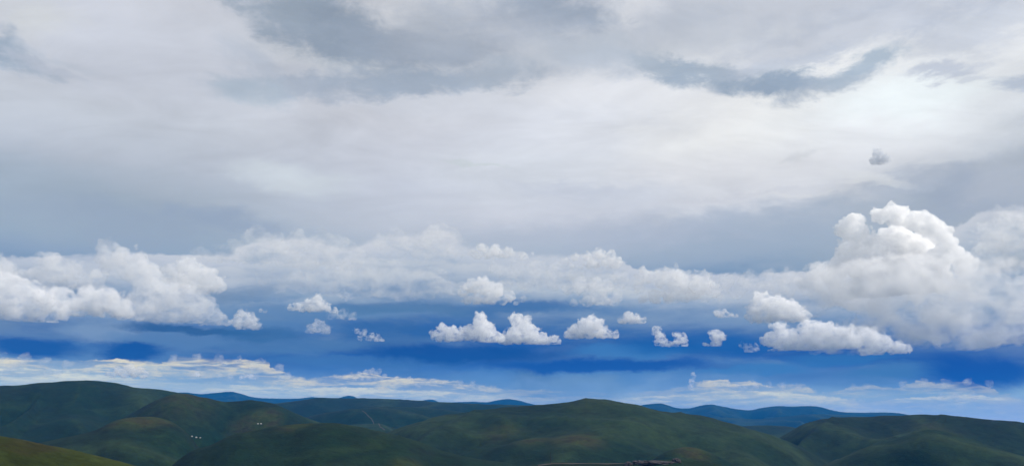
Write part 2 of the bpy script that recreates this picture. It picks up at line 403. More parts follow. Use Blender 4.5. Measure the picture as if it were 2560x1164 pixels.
# ------------------------------------------------------------------ terrain
# Each hill: crest line as (x, y) sight lines with a distance; it falls away in front and behind.
HILLS = [
    # far blue mountains
    dict(r=13000, sf=.16, sb=.16, L=350, c=[(300, 1012), (400, 990), (453, 980), (504, 984), (537, 981), (584, 979), (605, 984), (625, 990), (689, 995), (756, 994), (773, 992), (806, 993), (850, 993), (865, 989), (885, 990), (897, 998), (960, 1008), (1040, 1012)]),
    dict(r=13400, sf=.16, sb=.16, L=350, c=[(1020, 1012), (1050, 1002), (1068, 998), (1082, 998), (1098, 1004), (1142, 1004), (1183, 1003), (1219, 1004), (1246, 999), (1270, 996), (1287, 998), (1334, 1010), (1400, 1022)]),
    dict(r=11600, sf=.15, sb=.16, L=300, c=[(1540, 1022), (1602, 1012), (1622, 1009), (1656, 1008), (1690, 1018), (1727, 1019), (1750, 1013), (1780, 1010), (1801, 1014), (1854, 1023), (1878, 1024), (1901, 1019), (1942, 1014), (1982, 1015), (2002, 1014), (2049, 1016), (2079, 1024), (2093, 1027), (2160, 1030), (2220, 1030), (2251, 1032), (2271, 1036), (2330, 1044)]),
    dict(r=8600, sf=.13, sb=.15, L=250, c=[(1600, 1050), (1700, 1044), (1800, 1042), (1900, 1046), (1960, 1040), (2040, 1034), (2100, 1036), (2200, 1042), (2300, 1050), (2400, 1060)]),
    # rolling green plateau in the middle distance
    dict(r=4300, sf=.15, sb=.12, L=160, c=[(520, 1040), (640, 1016), (690, 1008), (740, 1001), (800, 994), (850, 994), (951, 996), (1045, 1000), (1098, 1004), (1142, 1006), (1219, 1009), (1320, 1013), (1420, 1022), (1520, 1040)]),
    dict(r=3300, sf=.17, sb=.15, L=130, c=[(700, 1060), (820, 1030), (930, 1018), (1020, 1016), (1100, 1022), (1160, 1030), (1240, 1045)]),
    dict(r=3600, sf=.15, sb=.15, L=120, c=[(1700, 1080), (1820, 1068), (1880, 1063), (1960, 1064), (2060, 1080)]),
    # the big hill on the left and its shoulders
    dict(r=2600, sf=.27, sb=.25, L=140, c=[(-500, 1000), (-200, 980), (0, 964), (67, 961), (84, 958), (150, 954), (215, 951), (255, 952), (296, 958), (336, 967), (417, 976), (453, 983), (520, 1010), (600, 1045), (700, 1090)]),
    dict(r=2050, sf=.26, sb=.30, L=90, c=[(230, 1100), (270, 1066), (330, 1032), (370, 1010), (437, 984), (511, 993), (571, 1003), (600, 1001), (625, 998), (655, 1002), (692, 1011), (722, 1025), (756, 1040), (806, 1056), (860, 1080), (930, 1110)]),
    dict(r=1500, sf=.24, sb=.30, L=60, c=[(-200, 1140), (0, 1122), (85, 1107), (150, 1095), (200, 1083), (245, 1070), (275, 1056), (310, 1046), (350, 1041), (400, 1044), (440, 1058), (470, 1082), (495, 1115), (540, 1160), (600, 1200)]),
    dict(r=1150, sf=.25, sb=.30, L=70, c=[(330, 1230), (420, 1170), (484, 1126), (527, 1113), (571, 1092), (638, 1077), (690, 1065), (740, 1058), (800, 1057), (850, 1059), (961, 1081), (1058, 1107), (1105, 1123), (1200, 1146), (1270, 1160), (1400, 1200)]),
    # the rounded hill in the centre
    dict(r=1900, sf=.24, sb=.30, L=110, c=[(780, 1140), (880, 1108), (964, 1080), (1018, 1061), (1105, 1038), (1186, 1026), (1303, 1015), (1354, 1011), (1421, 1004), (1475, 997), (1505, 997), (1538, 1001), (1589, 1010), (1622, 1020), (1700, 1034), (1780, 1045), (1801, 1051), (1844, 1061), (1888, 1075), (1942, 1092), (1996, 1115), (2036, 1139), (2066, 1162), (2150, 1220)]),
    dict(r=1480, sf=.22, sb=.30, L=70, c=[(1130, 1180), (1200, 1135), (1260, 1112), (1320, 1098), (1380, 1094), (1430, 1090), (1480, 1095), (1560, 1110), (1650, 1130), (1720, 1150), (1800, 1190)]),
    # the dark hill on the right
    dict(r=2300, sf=.28, sb=.28, L=120, c=[(1860, 1140), (1948, 1093), (1979, 1075), (2002, 1062), (2036, 1051), (2103, 1044), (2170, 1041), (2204, 1038), (2271, 1037), (2331, 1035), (2405, 1041), (2472, 1048), (2560, 1055), (2800, 1075), (3100, 1090)]),
    dict(r=1700, sf=.28, sb=.34, L=60, c=[(1980, 1200), (2060, 1164), (2120, 1136), (2200, 1108), (2270, 1085), (2330, 1072), (2370, 1078), (2430, 1098), (2500, 1120), (2560, 1140), (2700, 1180)]),
    # spurs running down towards the viewer
    dict(r=1700, sf=.30, sb=.22, L=26, c=[(1465, 1003, 1870), (1420, 1028, 1790), (1370, 1058, 1700), (1320, 1078, 1640), (1240, 1106, 1560), (1170, 1130, 1490), (1110, 1160, 1420)]),
    dict(r=1750, sf=.30, sb=.25, L=24, c=[(1700, 1036, 1890), (1668, 1055, 1820), (1640, 1076, 1750), (1605, 1102, 1670), (1575, 1130, 1590), (1550, 1160, 1520)]),
    dict(r=1350, sf=.25, sb=.30, L=30, c=[(1600, 1170), (1650, 1135), (1705, 1117), (1745, 1119), (1790, 1136), (1840, 1164), (1890, 1200)]),
    dict(r=2000, sf=.32, sb=.25, L=24, c=[(2352, 1046, 2260), (2335, 1064, 2180), (2300, 1076, 2110), (2230, 1095, 2000), (2150, 1122, 1870), (2090, 1150, 1760), (2050, 1180, 1680)]),
    dict(r=1900, sf=.32, sb=.25, L=24, c=[(2080, 1046, 2280), (2060, 1060, 2200), (2030, 1080, 2120), (2000, 1105, 2020), (1985, 1130, 1940)]),
    dict(r=2300, sf=.28, sb=.25, L=30, c=[(110, 985, 2450), (80, 1015, 2300), (40, 1045, 2150), (0, 1068, 2050), (-60, 1095, 1950)]),
    dict(r=2300, sf=.28, sb=.25, L=30, c=[(1186, 1028, 1860), (1160, 1042, 1790), (1120, 1060, 1720), (1080, 1082, 1640), (1040, 1105, 1560)]),
    # near rocky knoll with the track
    dict(r=820, sf=.20, sb=.30, L=30, c=[(1180, 1215), (1300, 1170), (1370, 1158), (1450, 1157), (1540, 1157), (1620, 1154), (1650, 1148), (1690, 1146), (1760, 1152), (1830, 1170), (1950, 1210)]),
    # grassy slope at the lower left, close by
    dict(r=260, sf=.14, sb=.30, L=14, c=[(-600, 1030), (-300, 1052), (0, 1088), (40, 1095), (85, 1104), (180, 1122), (260, 1142), (330, 1160), (400, 1182), (600, 1260)]),
]
for _h in HILLS:
    _h['c'] = sorted(_h['c'])
    _pts = [ae(p[0], p[1]) for p in _h['c']]
    _h['a'] = np.array([p[0] for p in _pts])
    _h['e'] = np.array([p[1] for p in _pts])
    _h['rr'] = np.array([(p[2] if len(p) > 2 else _h['r']) for p in _h['c']], float)


def smooth_interp(x, xs, ys):
    """monotone-ish cubic through the points, steep fall outside them"""
    d = np.gradient(ys, xs)
    i = np.clip(np.searchsorted(xs, x) - 1, 0, len(xs) - 2)
    h = xs[i + 1] - xs[i]
    t = np.clip((x - xs[i]) / h, 0, 1)
    t2, t3 = t * t, t * t * t
    y = (2 * t3 - 3 * t2 + 1) * ys[i] + (t3 - 2 * t2 + t) * h * d[i] + (-2 * t3 + 3 * t2) * ys[i + 1] + (t3 - t2) * h * d[i + 1]
    return y


def heights(az, r, want_dry=False):
    """ground height at bearing az (degrees) and distance r, arrays of one shape"""
    shp = az.shape
    az, r = az.ravel(), r.ravel()
    x, y = r * np.sin(np.radians(az)), r * np.cos(np.radians(az))
    zero = np.zeros_like(x)

    def n2(sx, sy, seed):
        return pnoise(np.stack([x / sx + seed * 3.7, y / sy + seed * 1.9, zero + seed * 5.1], 1))
    base = -150 - 40 * n2(900, 900, 1) - np.clip(r - 2500, 0, 12000) * 0.006
    # broad spurs and shallow gullies
    wx, wy = n2(700, 700, 2) * 260, n2(700, 700, 12) * 260
    sc = np.clip(r / 1900, .5, 2.6)
    g1 = pnoise(np.stack([(x + wx) / 430 + 3, (y + wy) / 640 + 3, zero + .3], 1))
    g2 = pnoise(np.stack([(x + .4 * y + wx * .6) / 165 + .15, (y + wy * .6) / 300 + 9, zero + 4.3], 1))
    spur = -(np.sqrt(g1 * g1 + .0025) - .05) * 205 - (np.sqrt(g2 * g2 + .004) - .06) * 58
    dry = np.clip(1 - np.abs(g1) / .13, 0, 1) + .5 * np.clip(1 - np.abs(g2) / .12, 0, 1)
    z = base
    for h in HILLS:
        a0, a1 = h['a'][0], h['a'][-1]
        inside = np.clip(az, a0, a1)
        spine = h['rr'].min() != h['rr'].max()
        rc = smooth_interp(inside, h['a'], h['rr']) * (1 + (0 if spine else 0.05) * pnoise(np.stack([az / 4.5, zero + h['r'] / 300, zero], 1)))
        e = smooth_interp(inside, h['a'], h['e'])
        out = np.abs(az - inside)
        zc = rc * np.tan(np.radians(e)) - 0.35 * rc * np.radians(out)
        dd = r - rc
        s = np.where(dd < 0, h['sf'], h['sb'])
        drop = np.sqrt(dd * dd + h['L'] ** 2) - h['L']
        k = min(1.0, h['r'] / 1900) if h['r'] < 3000 else min(2.6, h['r'] / 3600)
        w = np.clip(drop * s / (45 * k), 0, 1) * (.45 if spine else 1)
        zz = zc - s * drop + spur * k * w * np.where(dd < 0, 1, .6)
        kk = 26 * k
        z = np.maximum(z, zz) + np.maximum(0, kk - np.abs(z - zz)) ** 2 / (4 * kk)
    # keep the camera clear, and small roughness
    z = np.minimum(z, np.where(r < 200, -3 - r * 0.10, 1e9))
    z = z + np.clip(r / 900, 0.25, 1.6) * (2.6 * n2(70, 70, 6) + 1.2 * n2(24, 24, 7)) * np.clip(r / 60, 0, 1)
    if want_dry:
        return z.reshape(shp), dry.reshape(shp)
    return z.reshape(shp)


def ground_hit(px, py, r0=150, r1=6000):
    """first ground point along a sight line"""
    a, e = ae(px, py)
    rr = np.geomspace(r0, r1, 4000)
    z = heights(np.full_like(rr, a), rr)
    hit = np.nonzero(z >= rr * math.tan(R(e)))[0]
    r = rr[hit[0]] if len(hit) else r1
    zz = heights(np.array([a]), np.array([r]))[0]
    return Vector((r * math.sin(R(a)), r * math.cos(R(a)), zz)), r


def build_hills():
    fine = np.arange(-38, 38.001, 0.075)
    azs = np.concatenate([np.arange(-180, -38, 2.0), fine, np.arange(40, 180, 2.0)])
    rs = np.concatenate([[0.01], np.geomspace(12, 200, 24), np.geomspace(206, 700, 60), np.geomspace(706, 3000, 300)[1:],
                         np.geomspace(3020, 6000, 90), np.geomspace(6100, 16000, 130), np.geomspace(16500, 25000, 8)])
    A, RR = np.meshgrid(azs, rs)
    Z, DRY = heights(A, RR, True)
    X, Y = RR * np.sin(np.radians(A)), RR * np.cos(np.radians(A))
    nr, na = A.shape
    V = np.stack([X, Y, Z], 2).reshape(-1, 3)
    idx = np.arange(nr * na).reshape(nr, na)
    nx = np.roll(idx, -1, axis=1)
    F = np.stack([idx[:-1], idx[1:], nx[1:], nx[:-1]], 2).reshape(-1, 4)
    F = F[:, ::-1]
    me = bpy.data.meshes.new('hills')
    me.vertices.add(len(V))
    me.vertices.foreach_set('co', V.ravel())
    me.loops.add(F.size)
    me.loops.foreach_set('vertex_index', F.ravel().astype(np.int32))
    me.polygons.add(len(F))
    me.polygons.foreach_set('loop_start', np.arange(0, F.size, 4, dtype=np.int32))
    me.polygons.foreach_set('loop_total', np.full(len(F), 4, dtype=np.int32))
    me.polygons.foreach_set('use_smooth', np.ones(len(F), bool))
    me.update(calc_edges=True)
    me.validate()
    # sward: 1 on the drier spur crests; lush: shelves of yellow green pasture
    at = me.attributes.new('dry_crest', 'FLOAT', 'POINT')
    at.data.foreach_set('value', DRY.ravel())
    lush = np.zeros(A.shape)
    for px, py, size, amt in ((350, 1047, 45, .8), (300, 1056, 30, .6), (400, 1050, 30, .6), (610, 1061, 35, .6), (650, 1060, 40, .9), (740, 1062, 40, .6), (1000, 1155, 30, .6), (1035, 1160, 30, .5), (1330, 1098, 50, .6), (1440, 1092, 60, .8), (1250, 1080, 60, .5), (455, 988, 80, .5), (1480, 1010, 90, .35), (1730, 1122, 45, .7), (2340, 1072, 60, .4)):
        hp, hr = ground_hit(px, py)
        d2 = ((X - hp.x) ** 2 + ((Y - hp.y) * .7) ** 2) / (size * hr / 1500.0) ** 2
        lush = np.maximum(lush, amt * np.exp(-d2))
    lush = np.maximum(lush, .85 * np.clip((420 - RR) / 80, 0, 1))
    at = me.attributes.new('lush', 'FLOAT', 'POINT')
    at.data.foreach_set('value', lush.ravel())
    o = bpy.data.objects.new('hills', me)
    COL.objects.link(o)
    tag(o, kind='structure')
    if me.polygons[len(F) // 2].normal.z < 0:
        me.flip_normals()
    # meadow: dark turf, drier olive grass, bare earthy turf
    m, N = material('alpine_meadow')
    pos = N.new('ShaderNodeNewGeometry').outputs['Position']
    big = N.noise(pos, 1 / 420, 4, 0.55, 0.6)
    mid = N.noise(N.mapping(pos, scale=(1, .6, 1), loc=(90, 30, 5)), 1 / 120, 5, 0.6, 0.8)
    fin = N.noise(pos, 1 / 16, 7, 0.72)
    scrub = N.noise(N.mapping(pos, loc=(40, 70, 3)), 1 / 34, 6, 0.7)
    c = N.mix(N.step(big, .38, .62), (0.0048, 0.019, 0.0092, 1), (0.0075, 0.0175, 0.0090, 1))
    c = N.mix(N.step(mid, .52, .72, 0, .7), c, (0.014, 0.031, 0.009, 1))
    c = N.mix(N.step(mid, .46, .30, 0, .6), c, (0.007, 0.015, 0.012, 1))
    dry = N.new('ShaderNodeAttribute', attribute_name='dry_crest').outputs['Fac']
    c = N.mix(N.mul(N.step(dry, .15, 1.0, 0, .85), N.step(mid, .3, .6, .4, 1.0)), c, (0.021, 0.039, 0.014, 1))
    lush = N.new('ShaderNodeAttribute', attribute_name='lush').outputs['Fac']
    tuft = N.noise(pos, 1 / 45, 5, 0.65, 0.5)
    lc = N.mix(N.step(tuft, .42, .6), (0.028, 0.040, 0.009, 1), (0.030, 0.030, 0.012, 1))
    c = N.mix(N.mul(N.step(lush, .12, .7), N.step(tuft, .25, .5, .5, 1.0)), c, lc)
    near = N.mad(N.sub(N.noise(pos, 1 / 2.6, 6, 0.75), .5), 1.6, 1.0)
    fv = N.mul(near, N.mul(N.mad(N.sub(fin, .5), 1.6, 1.0), N.step(scrub, .40, .52, .76, 1.0)))
    c = N.mix(1.0, c, N.vec(fv, fv, fv), 'MULTIPLY')
    b = N.new('ShaderNodeBsdfPrincipled')
    N.put(b.inputs['Base Color'], c)
    b.inputs['Roughness'].default_value = 0.95
    b.inputs['Specular IOR Level'].default_value = 0.1
    bp = N.new('ShaderNodeBump')
    bp.inputs['Strength'].default_value = 0.6
    bp.inputs['Distance'].default_value = 5.0
    N.put(bp.inputs['Height'], fin)
    N.put(b.inputs['Normal'], bp.outputs[0])
    out = N.new('ShaderNodeOutputMaterial')
    N.put(out.inputs['Surface'], b.outputs[0])
    me.materials.append(m)
    return o


hills = build_hills()


# ------------------------------------------------------------------ clouds
_b = bmesh.new()
bmesh.ops.create_icosphere(_b, subdivisions=2, radius=1)
ICO_V = np.array([v.co[:] for v in _b.verts])
ICO_F = np.array([[v.index for v in f.verts] for f in _b.faces])
_b.free()
_cloud_mats = {}


def cloud_material(dens, skin, hue=(1, 1, 1), curl=0.0, lo=.4, hi=.62):
    key = (round(dens, 5), skin, hue, curl, lo)
    if key in _cloud_mats:
        return _cloud_mats[key]
    m, N = material('cloud_vapour')
    out = N.new('ShaderNodeOutputMaterial')
    v = N.new('ShaderNodeVolumePrincipled')
    v.inputs['Color'].default_value = hue + (1,)
    v.inputs['Density'].default_value = dens
    if curl:
        # vapour thins out in curls and holes
        wp = N.new('ShaderNodeNewGeometry').outputs['Position']
        f = N.noise(N.mapping(wp, scale=(1, 1, 1.5)), 1 / curl, 4, 0.6, 0.3)
        N.put(v.inputs['Density'], N.step(f, lo, hi, 0.0, dens * 2.0))
    N.put(out.inputs['Volume'], v.outputs[0])
    # thin frayed skin of droplets over the body of vapour
    pos = N.new('ShaderNodeNewGeometry').outputs['Position']
    n = N.noise(pos, 1 / 220, 3, 0.6, 0.4)
    a = N.step(n, 0.36, 0.68, 0.0, skin * 2)
    df = N.new('ShaderNodeBsdfDiffuse')
    df.inputs[0].default_value = (.95, .95, .95, 1)
    tl = N.new('ShaderNodeBsdfTranslucent')
    tl.inputs[0].default_value = (.95, .95, .95, 1)
    m1 = N.new('ShaderNodeMixShader')
    m1.inputs[0].default_value = .45
    N.put(m1.inputs[1], df.outputs[0])
    N.put(m1.inputs[2], tl.outputs[0])
    tr = N.new('ShaderNodeBsdfTransparent')
    m2 = N.new('ShaderNodeMixShader')
    N.put(m2.inputs[0], a)
    N.put(m2.inputs[1], tr.outputs[0])
    N.put(m2.inputs[2], m1.outputs[0])
    N.put(out.inputs['Surface'], m2.outputs[0])
    _cloud_mats[key] = m
    return m


def remeshed(o, voxel):
    md = o.modifiers.new('fuse', 'REMESH')
    md.mode = 'VOXEL'
    md.voxel_size = voxel
    ev = o.evaluated_get(bpy.context.evaluated_depsgraph_get())
    me = bpy.data.meshes.new_from_object(ev)
    old = o.data
    o.modifiers.clear()
    o.data = me
    bpy.data.meshes.remove(old)
    return me


def coords(me):
    n = len(me.vertices)
    P = np.zeros(n * 3)
    me.vertices.foreach_get('co', P)
    return P.reshape(-1, 3)


def cloud(name, label, dist, lobes, base, tau=0.048, skin=0.06, seed=1, levels=2, warp=1.0, flat=0.14, group=None, fine=1.0, ragged=False, fill=True, hue=(1, 1, 1), frays=1.0, curl=15.0, lo=.35, hi=.60):
    """a body of vapour grown from billows; lobes are (x, y, radius) sight lines at one distance"""
    rs = random.Random(seed * 101 + 7)
    k = dist / FOC
    xs = [l[0] for l in lobes]
    cx = (min(xs) + max(xs)) / 2
    width = max(l[0] + l[2] for l in lobes) - min(l[0] - l[2] for l in lobes)
    big = max(l[2] for l in lobes)
    c = direction(cx, base) * dist
    fw = np.array([c[0], c[1], 0])
    fw /= np.linalg.norm(fw)
    rt = np.array([fw[1], -fw[0], 0])
    S = []
    small = max(0.9, width / 170)

    def put(p, r, lv):
        S.append((p, r))
        if lv == 0 or r < small * 1.6:
            return
        for _ in range({3: 14, 2: 15, 1: 9}[lv]):
            v = np.array([rs.gauss(0, 1), rs.gauss(0, 1), rs.gauss(0.3, 1)])
            v /= np.linalg.norm(v)
            q = r * rs.uniform(.22, .48)
            pp = p + v * r * rs.uniform(.7, 1.0)
            if pp[2] - q * .3 < -0.5:
                continue
            put(pp, q, lv - 1)
    lobes = list(lobes)
    if fill and not ragged:
        srt = sorted(lobes)
        for p, q in zip(srt, srt[1:]):
            if abs(p[0] - q[0]) < 1.6 * (p[2] + q[2]):
                lobes.append(((p[0] + q[0]) / 2, max(p[1], q[1], base - .8 * min(p[2], q[2])), min(p[2], q[2]) * .85))
    for l in lobes:
        dy = l[3] if len(l) > 3 else rs.uniform(-.6, .6) * l[2]
        mid = np.array([l[0] - cx, dy, base - l[1]])
        if ragged:
            w = np.zeros(3)
            for _ in range(30):
                w = w * .86 + np.array([rs.gauss(0, .34), rs.gauss(0, .3), rs.gauss(0, .22)]) * l[2]
                S.append((mid + w, l[2] * rs.uniform(.22, .5) * max(.4, 1 - np.linalg.norm(w) / (2.4 * l[2]))))
            continue
        put(mid, l[2], levels)
        for _ in range(int(3 * frays)):
            v = np.array([rs.gauss(0, 1), rs.gauss(0, .8), abs(rs.gauss(0, .8))])
            v /= np.linalg.norm(v)
            q = l[2] * rs.uniform(.10, .20)
            for step in range(3):
                S.append((mid + v * l[2] * rs.uniform(1.0, 1.28) + np.array([rs.gauss(0, q), rs.gauss(0, q), rs.gauss(0, q * .6)]), q * rs.uniform(.6, 1.1)))
    V = np.concatenate([ICO_V * r + p for p, r in S])
    FI = (ICO_F[None] + (np.arange(len(S)) * len(ICO_V))[:, None, None]).reshape(-1, 3)
    me = bpy.data.meshes.new(name)
    me.from_pydata(V.tolist(), [], FI.tolist())
    o = bpy.data.objects.new(name, me)
    COL.objects.link(o)
    vox = max(0.55, width / 190) * fine
    me = remeshed(o, vox)
    P = coords(me)
    gs = max(0.35, min(big / 26, 2.2))
    for sz, a in ((42, 8), (18, 5.0), (8, 3.2), (3.6, 1.9)):
        sz *= gs
        D = np.stack([pnoise(P / sz + seed * 7.3 + j * 31.7) for j in range(3)], 1)
        P = P + D * (a * gs * warp)
    z = P[:, 2]
    P[:, 2] = np.where(z < 0, z * flat, z)
    W = (P[:, 0:1] * rt + P[:, 1:2] * fw + np.outer(P[:, 2], [0, 0, 1])) * k
    me.vertices.foreach_set('co', W.ravel())
    me.update()
    me = remeshed(o, vox * k * .85)
    me.polygons.foreach_set('use_smooth', np.ones(len(me.polygons), bool))
    me.update()
    o.location = c
    me.materials.clear()
    me.materials.append(cloud_material(tau / k, skin, hue, curl * k, lo, hi))
    tag(o, label, 'cloud', group)
    return o


GC = 'cumulus clouds floating in front of the blue band'
cloud('cumulus_cloud', 'white cumulus with a blunt knob and ragged left foot, left half of the joined pair', 11000,
      [(1200, 800, 18), (1205, 822, 26), (1170, 835, 22), (1220, 838, 20), (1245, 844, 15), (1130, 836, 18), (1105, 826, 13), (1090, 838, 12), (1238, 846, 10)], 854, seed=1, group=GC)
cloud('cumulus_cloud', 'white cumulus with a frayed top and long tail, right half of the joined pair', 11200,
      [(1290, 800, 18), (1310, 820, 24), (1285, 836, 24), (1330, 838, 22), (1355, 845, 16), (1380, 850, 11), (1265, 846, 16), (1250, 850, 12), (1318, 797, 10), (1395, 855, 7)], 860, seed=2, group=GC)
cloud('cumulus_cloud', 'smooth dome-shaped white cumulus with a flat base, right of the joined pair', 11400,
      [(1465, 815, 22), (1485, 820, 24), (1440, 826, 18), (1510, 832, 16), (1420, 836, 10), (1538, 838, 10)], 846, seed=3, warp=.7, group=GC)
cloud('cumulus_cloud', 'small low white cumulus just above and right of the dome-shaped cloud', 12500,
      [(1570, 792, 13), (1590, 797, 12), (1555, 800, 9), (1606, 802, 8)], 809, seed=4, group=GC)
cloud('cumulus_cloud', 'torn white cloud scrap like an open ring, right of the dome-shaped cumulus', 11000,
      [(1645, 826, 13), (1652, 842, 14), (1662, 856, 11), (1676, 860, 9), (1702, 848, 14), (1692, 836, 9), (1690, 857, 11), (1712, 857, 8)], 866, seed=5, levels=1, warp=1.5, curl=13, lo=.40, hi=.62, skin=.0, tau=.05, group=GC)
cloud('cumulus_cloud', 'little round white cumulus with a thin second layer hanging below it', 11600,
      [(1785, 836, 11), (1800, 840, 12), (1790, 846, 10), (1765, 860, 5), (1780, 862, 5), (1800, 861, 4)], 865, seed=6, group=GC)
cloud('cumulus_cloud', 'faint pair of tiny white wisps low in the blue, left of the broad bright cumulus', 11800,
      [(1858, 864, 8), (1874, 866, 9), (1890, 870, 9), (1880, 876, 7)], 880, seed=7, levels=1, warp=1.4, curl=11, lo=.40, hi=.62, skin=.0, tau=.03, group=GC)
cloud('cumulus_cloud', 'small flat white cloud left of the sloping bright cumulus', 12500,
      [(1795, 780, 8), (1810, 782, 10), (1825, 787, 7), (1840, 790, 4)], 794, seed=8, group=GC)
cloud('cumulus_cloud', 'bright white cumulus sloping down to the right, above the broad two-humped one', 12000,
      [(1910, 748, 18), (1930, 762, 24), (1955, 770, 24), (1980, 780, 22), (1895, 775, 18), (2000, 795, 16), (1880, 788, 8)], 806, seed=9, group=GC)
cloud('cumulus_cloud', 'broad white two-humped cumulus with a notch, lowest of the bright ones at right', 10500,
      [(1965, 825, 20), (1945, 845, 18), (1985, 850, 24), (2030, 835, 26), (2060, 840, 28), (2100, 845, 24), (2030, 856, 24), (2115, 860, 18), (2075, 862, 18), (1925, 850, 10), (1938, 872, 5)], 874, seed=11, group=GC)
cloud('cumulus_cloud', 'soft white cumulus with a pointed right tail touching the big grey bank', 10700,
      [(2175, 838, 16), (2190, 850, 22), (2215, 862, 20), (2240, 872, 14), (2165, 862, 14), (2262, 876, 8)], 886, seed=12, group=GC)
cloud('cumulus_cloud', 'small bright cumulus alone above a fainter grey one, left of the picture centre', 12500,
      [(790, 752, 14), (770, 762, 14), (810, 765, 14), (745, 768, 11), (730, 770, 8), (832, 774, 8)], 780, seed=13, group=GC)
cloud('cumulus_cloud', 'faint bluish grey cumulus right under the small bright one', 14000,
      [(795, 815, 14), (780, 822, 12), (815, 824, 12)], 833, seed=14, tau=.02, skin=.03, group=GC)
cloud('cumulus_cloud', 'tiny torn wisps in the deep blue left of the joined pair', 12000,
      [(893, 828, 8), (908, 832, 9), (930, 841, 9), (944, 846, 11), (956, 850, 7)], 852, seed=15, levels=1, warp=1.5, curl=11, lo=.40, hi=.62, skin=.0, tau=.03, group=GC)
cloud('cumulus_cloud', 'rounded grey white cumulus with a thin streak over it, beside the big stepping mass', 12000,
      [(605, 795, 15), (625, 805, 17), (595, 808, 14), (640, 815, 10), (645, 778, 5), (655, 780, 4)], 824, seed=16, curl=16, tau=.025, skin=.06, group=GC)
GL = 'heaped clouds at the left'
cloud('cumulus_cloud', 'large pale cloud mass stepping down rightward to a flat tail, biggest at left', 11500,
      [(300, 675, 34), (340, 690, 36), (370, 720, 36), (400, 745, 38), (440, 760, 38), (480, 775, 34), (520, 790, 22), (545, 800, 12), (380, 775, 26), (420, 790, 24)], 808, seed=17, curl=30, tau=.013, skin=.05, group=GL)
cloud('cumulus_cloud', 'rounded warm white cloud dome behind the big stepping cloud mass', 13000,
      [(465, 680, 32), (500, 695, 32), (525, 712, 24), (440, 690, 24), (470, 712, 26)], 732, seed=18, curl=28, tau=.018, skin=.05, group=GL)
cloud('cumulus_cloud', 'bright flat-based white cumulus with rounded tops beside the one cut by the picture edge', 11000,
      [(210, 755, 28), (250, 757, 30), (275, 765, 24), (160, 752, 22), (130, 755, 18), (190, 775, 20), (290, 778, 14)], 790, seed=19, curl=24, tau=.032, group=GL)
cloud('cumulus_cloud', 'bright white cumulus cut by the left picture edge', 10800,
      [(20, 740, 30), (60, 750, 26), (-30, 740, 40), (90, 765, 20), (30, 775, 26), (120, 775, 14)], 800, seed=20, curl=26, tau=.028, group=GL)
cloud('cumulus_cloud', 'dull grey white cloud with a rounded left shoulder, above the two bright flat-based clouds', 13500,
      [(110, 672, 26), (135, 690, 28), (90, 695, 22), (200, 690, 18), (180, 705, 18), (215, 708, 12), (20, 690, 34), (-30, 690, 34)], 722, seed=21, curl=30, tau=.014, skin=.04, group=GL)
GB = 'broken bank clouds above the blue band'
cloud('cumulus_cloud', 'grey white lens of cloud in the middle of the bank, over the joined pair', 13000,
      [(1180, 715, 18), (1210, 718, 22), (1240, 728, 20), (1275, 738, 14), (1160, 730, 14), (1305, 746, 8), (1220, 740, 16)], 762, seed=22, curl=22, tau=.03, skin=.05, group=GB)
cloud('cumulus_cloud', 'bright frayed white crest on top of the bank at the picture centre', 14500,
      [(1205, 620, 13), (1235, 625, 15), (1270, 634, 14), (1185, 632, 10), (1310, 638, 9), (1330, 634, 5)], 648, seed=23, curl=18, tau=.03, skin=.06, warp=1.3, group=GB)
cloud('cumulus_cloud', 'ragged white crest with a pointed tip, right of the frayed crest at the picture centre', 14500,
      [(1500, 632, 14), (1525, 645, 16), (1470, 640, 12), (1440, 642, 10), (1545, 658, 12), (1480, 655, 12), (1415, 652, 8)], 672, seed=24, curl=18, tau=.03, skin=.06, warp=1.3, group=GB)
cloud('cumulus_cloud', 'long warm white cloud slab with a ragged belly, right of the ragged pointed crest', 13000,
      [(1620, 690, 20), (1660, 700, 26), (1700, 705, 30), (1745, 715, 28), (1775, 728, 18), (1600, 715, 14), (1720, 735, 20), (1610, 742, 10)], 755, seed=25, curl=26, tau=.02, skin=.06, group=GB)
cloud('cumulus_cloud', 'rounded grey white cloud tucked left of the long warm slab', 13500,
      [(1450, 712, 20), (1490, 715, 22), (1520, 718, 18), (1500, 738, 20), (1540, 745, 14), (1420, 720, 12)], 766, seed=26, curl=22, tau=.015, skin=.04, group=GB)
cloud('cumulus_cloud', 'lilac white heap with rounded tops on the skyline of the bank, left of centre', 16000,
      [(640, 610, 30), (680, 625, 36), (740, 610, 34), (790, 604, 30), (830, 615, 30), (870, 635, 26), (600, 640, 26), (560, 645, 22), (520, 650, 16), (760, 640, 34)], 665, seed=41, curl=45, lo=.40, hi=.62, flat=.3, tau=.0055, skin=.03, warp=1.3, group=GB)
cloud('cumulus_cloud', 'faint greenish white twin heap at the top of the bank, left of the frayed crest', 16500,
      [(985, 592, 24), (1020, 600, 24), (1090, 580, 26), (1125, 590, 24), (1055, 605, 28), (1150, 612, 22), (950, 610, 20)], 645, seed=42, curl=45, lo=.40, hi=.62, flat=.3, tau=.006, skin=.02, warp=1.4, group=GB)
cloud('cumulus_cloud', 'wide grey bank cloud with a pale rounded top edge, left of the lens cloud', 14000,
      [(800, 695, 30), (860, 690, 34), (920, 690, 36), (980, 688, 36), (1040, 690, 34), (1090, 700, 30), (1125, 715, 20), (740, 705, 24), (680, 700, 20), (900, 720, 30), (1000, 725, 30)], 742, seed=43, curl=45, lo=.40, hi=.62, flat=.3, tau=.0042, skin=.03, warp=1.4, group=GB)
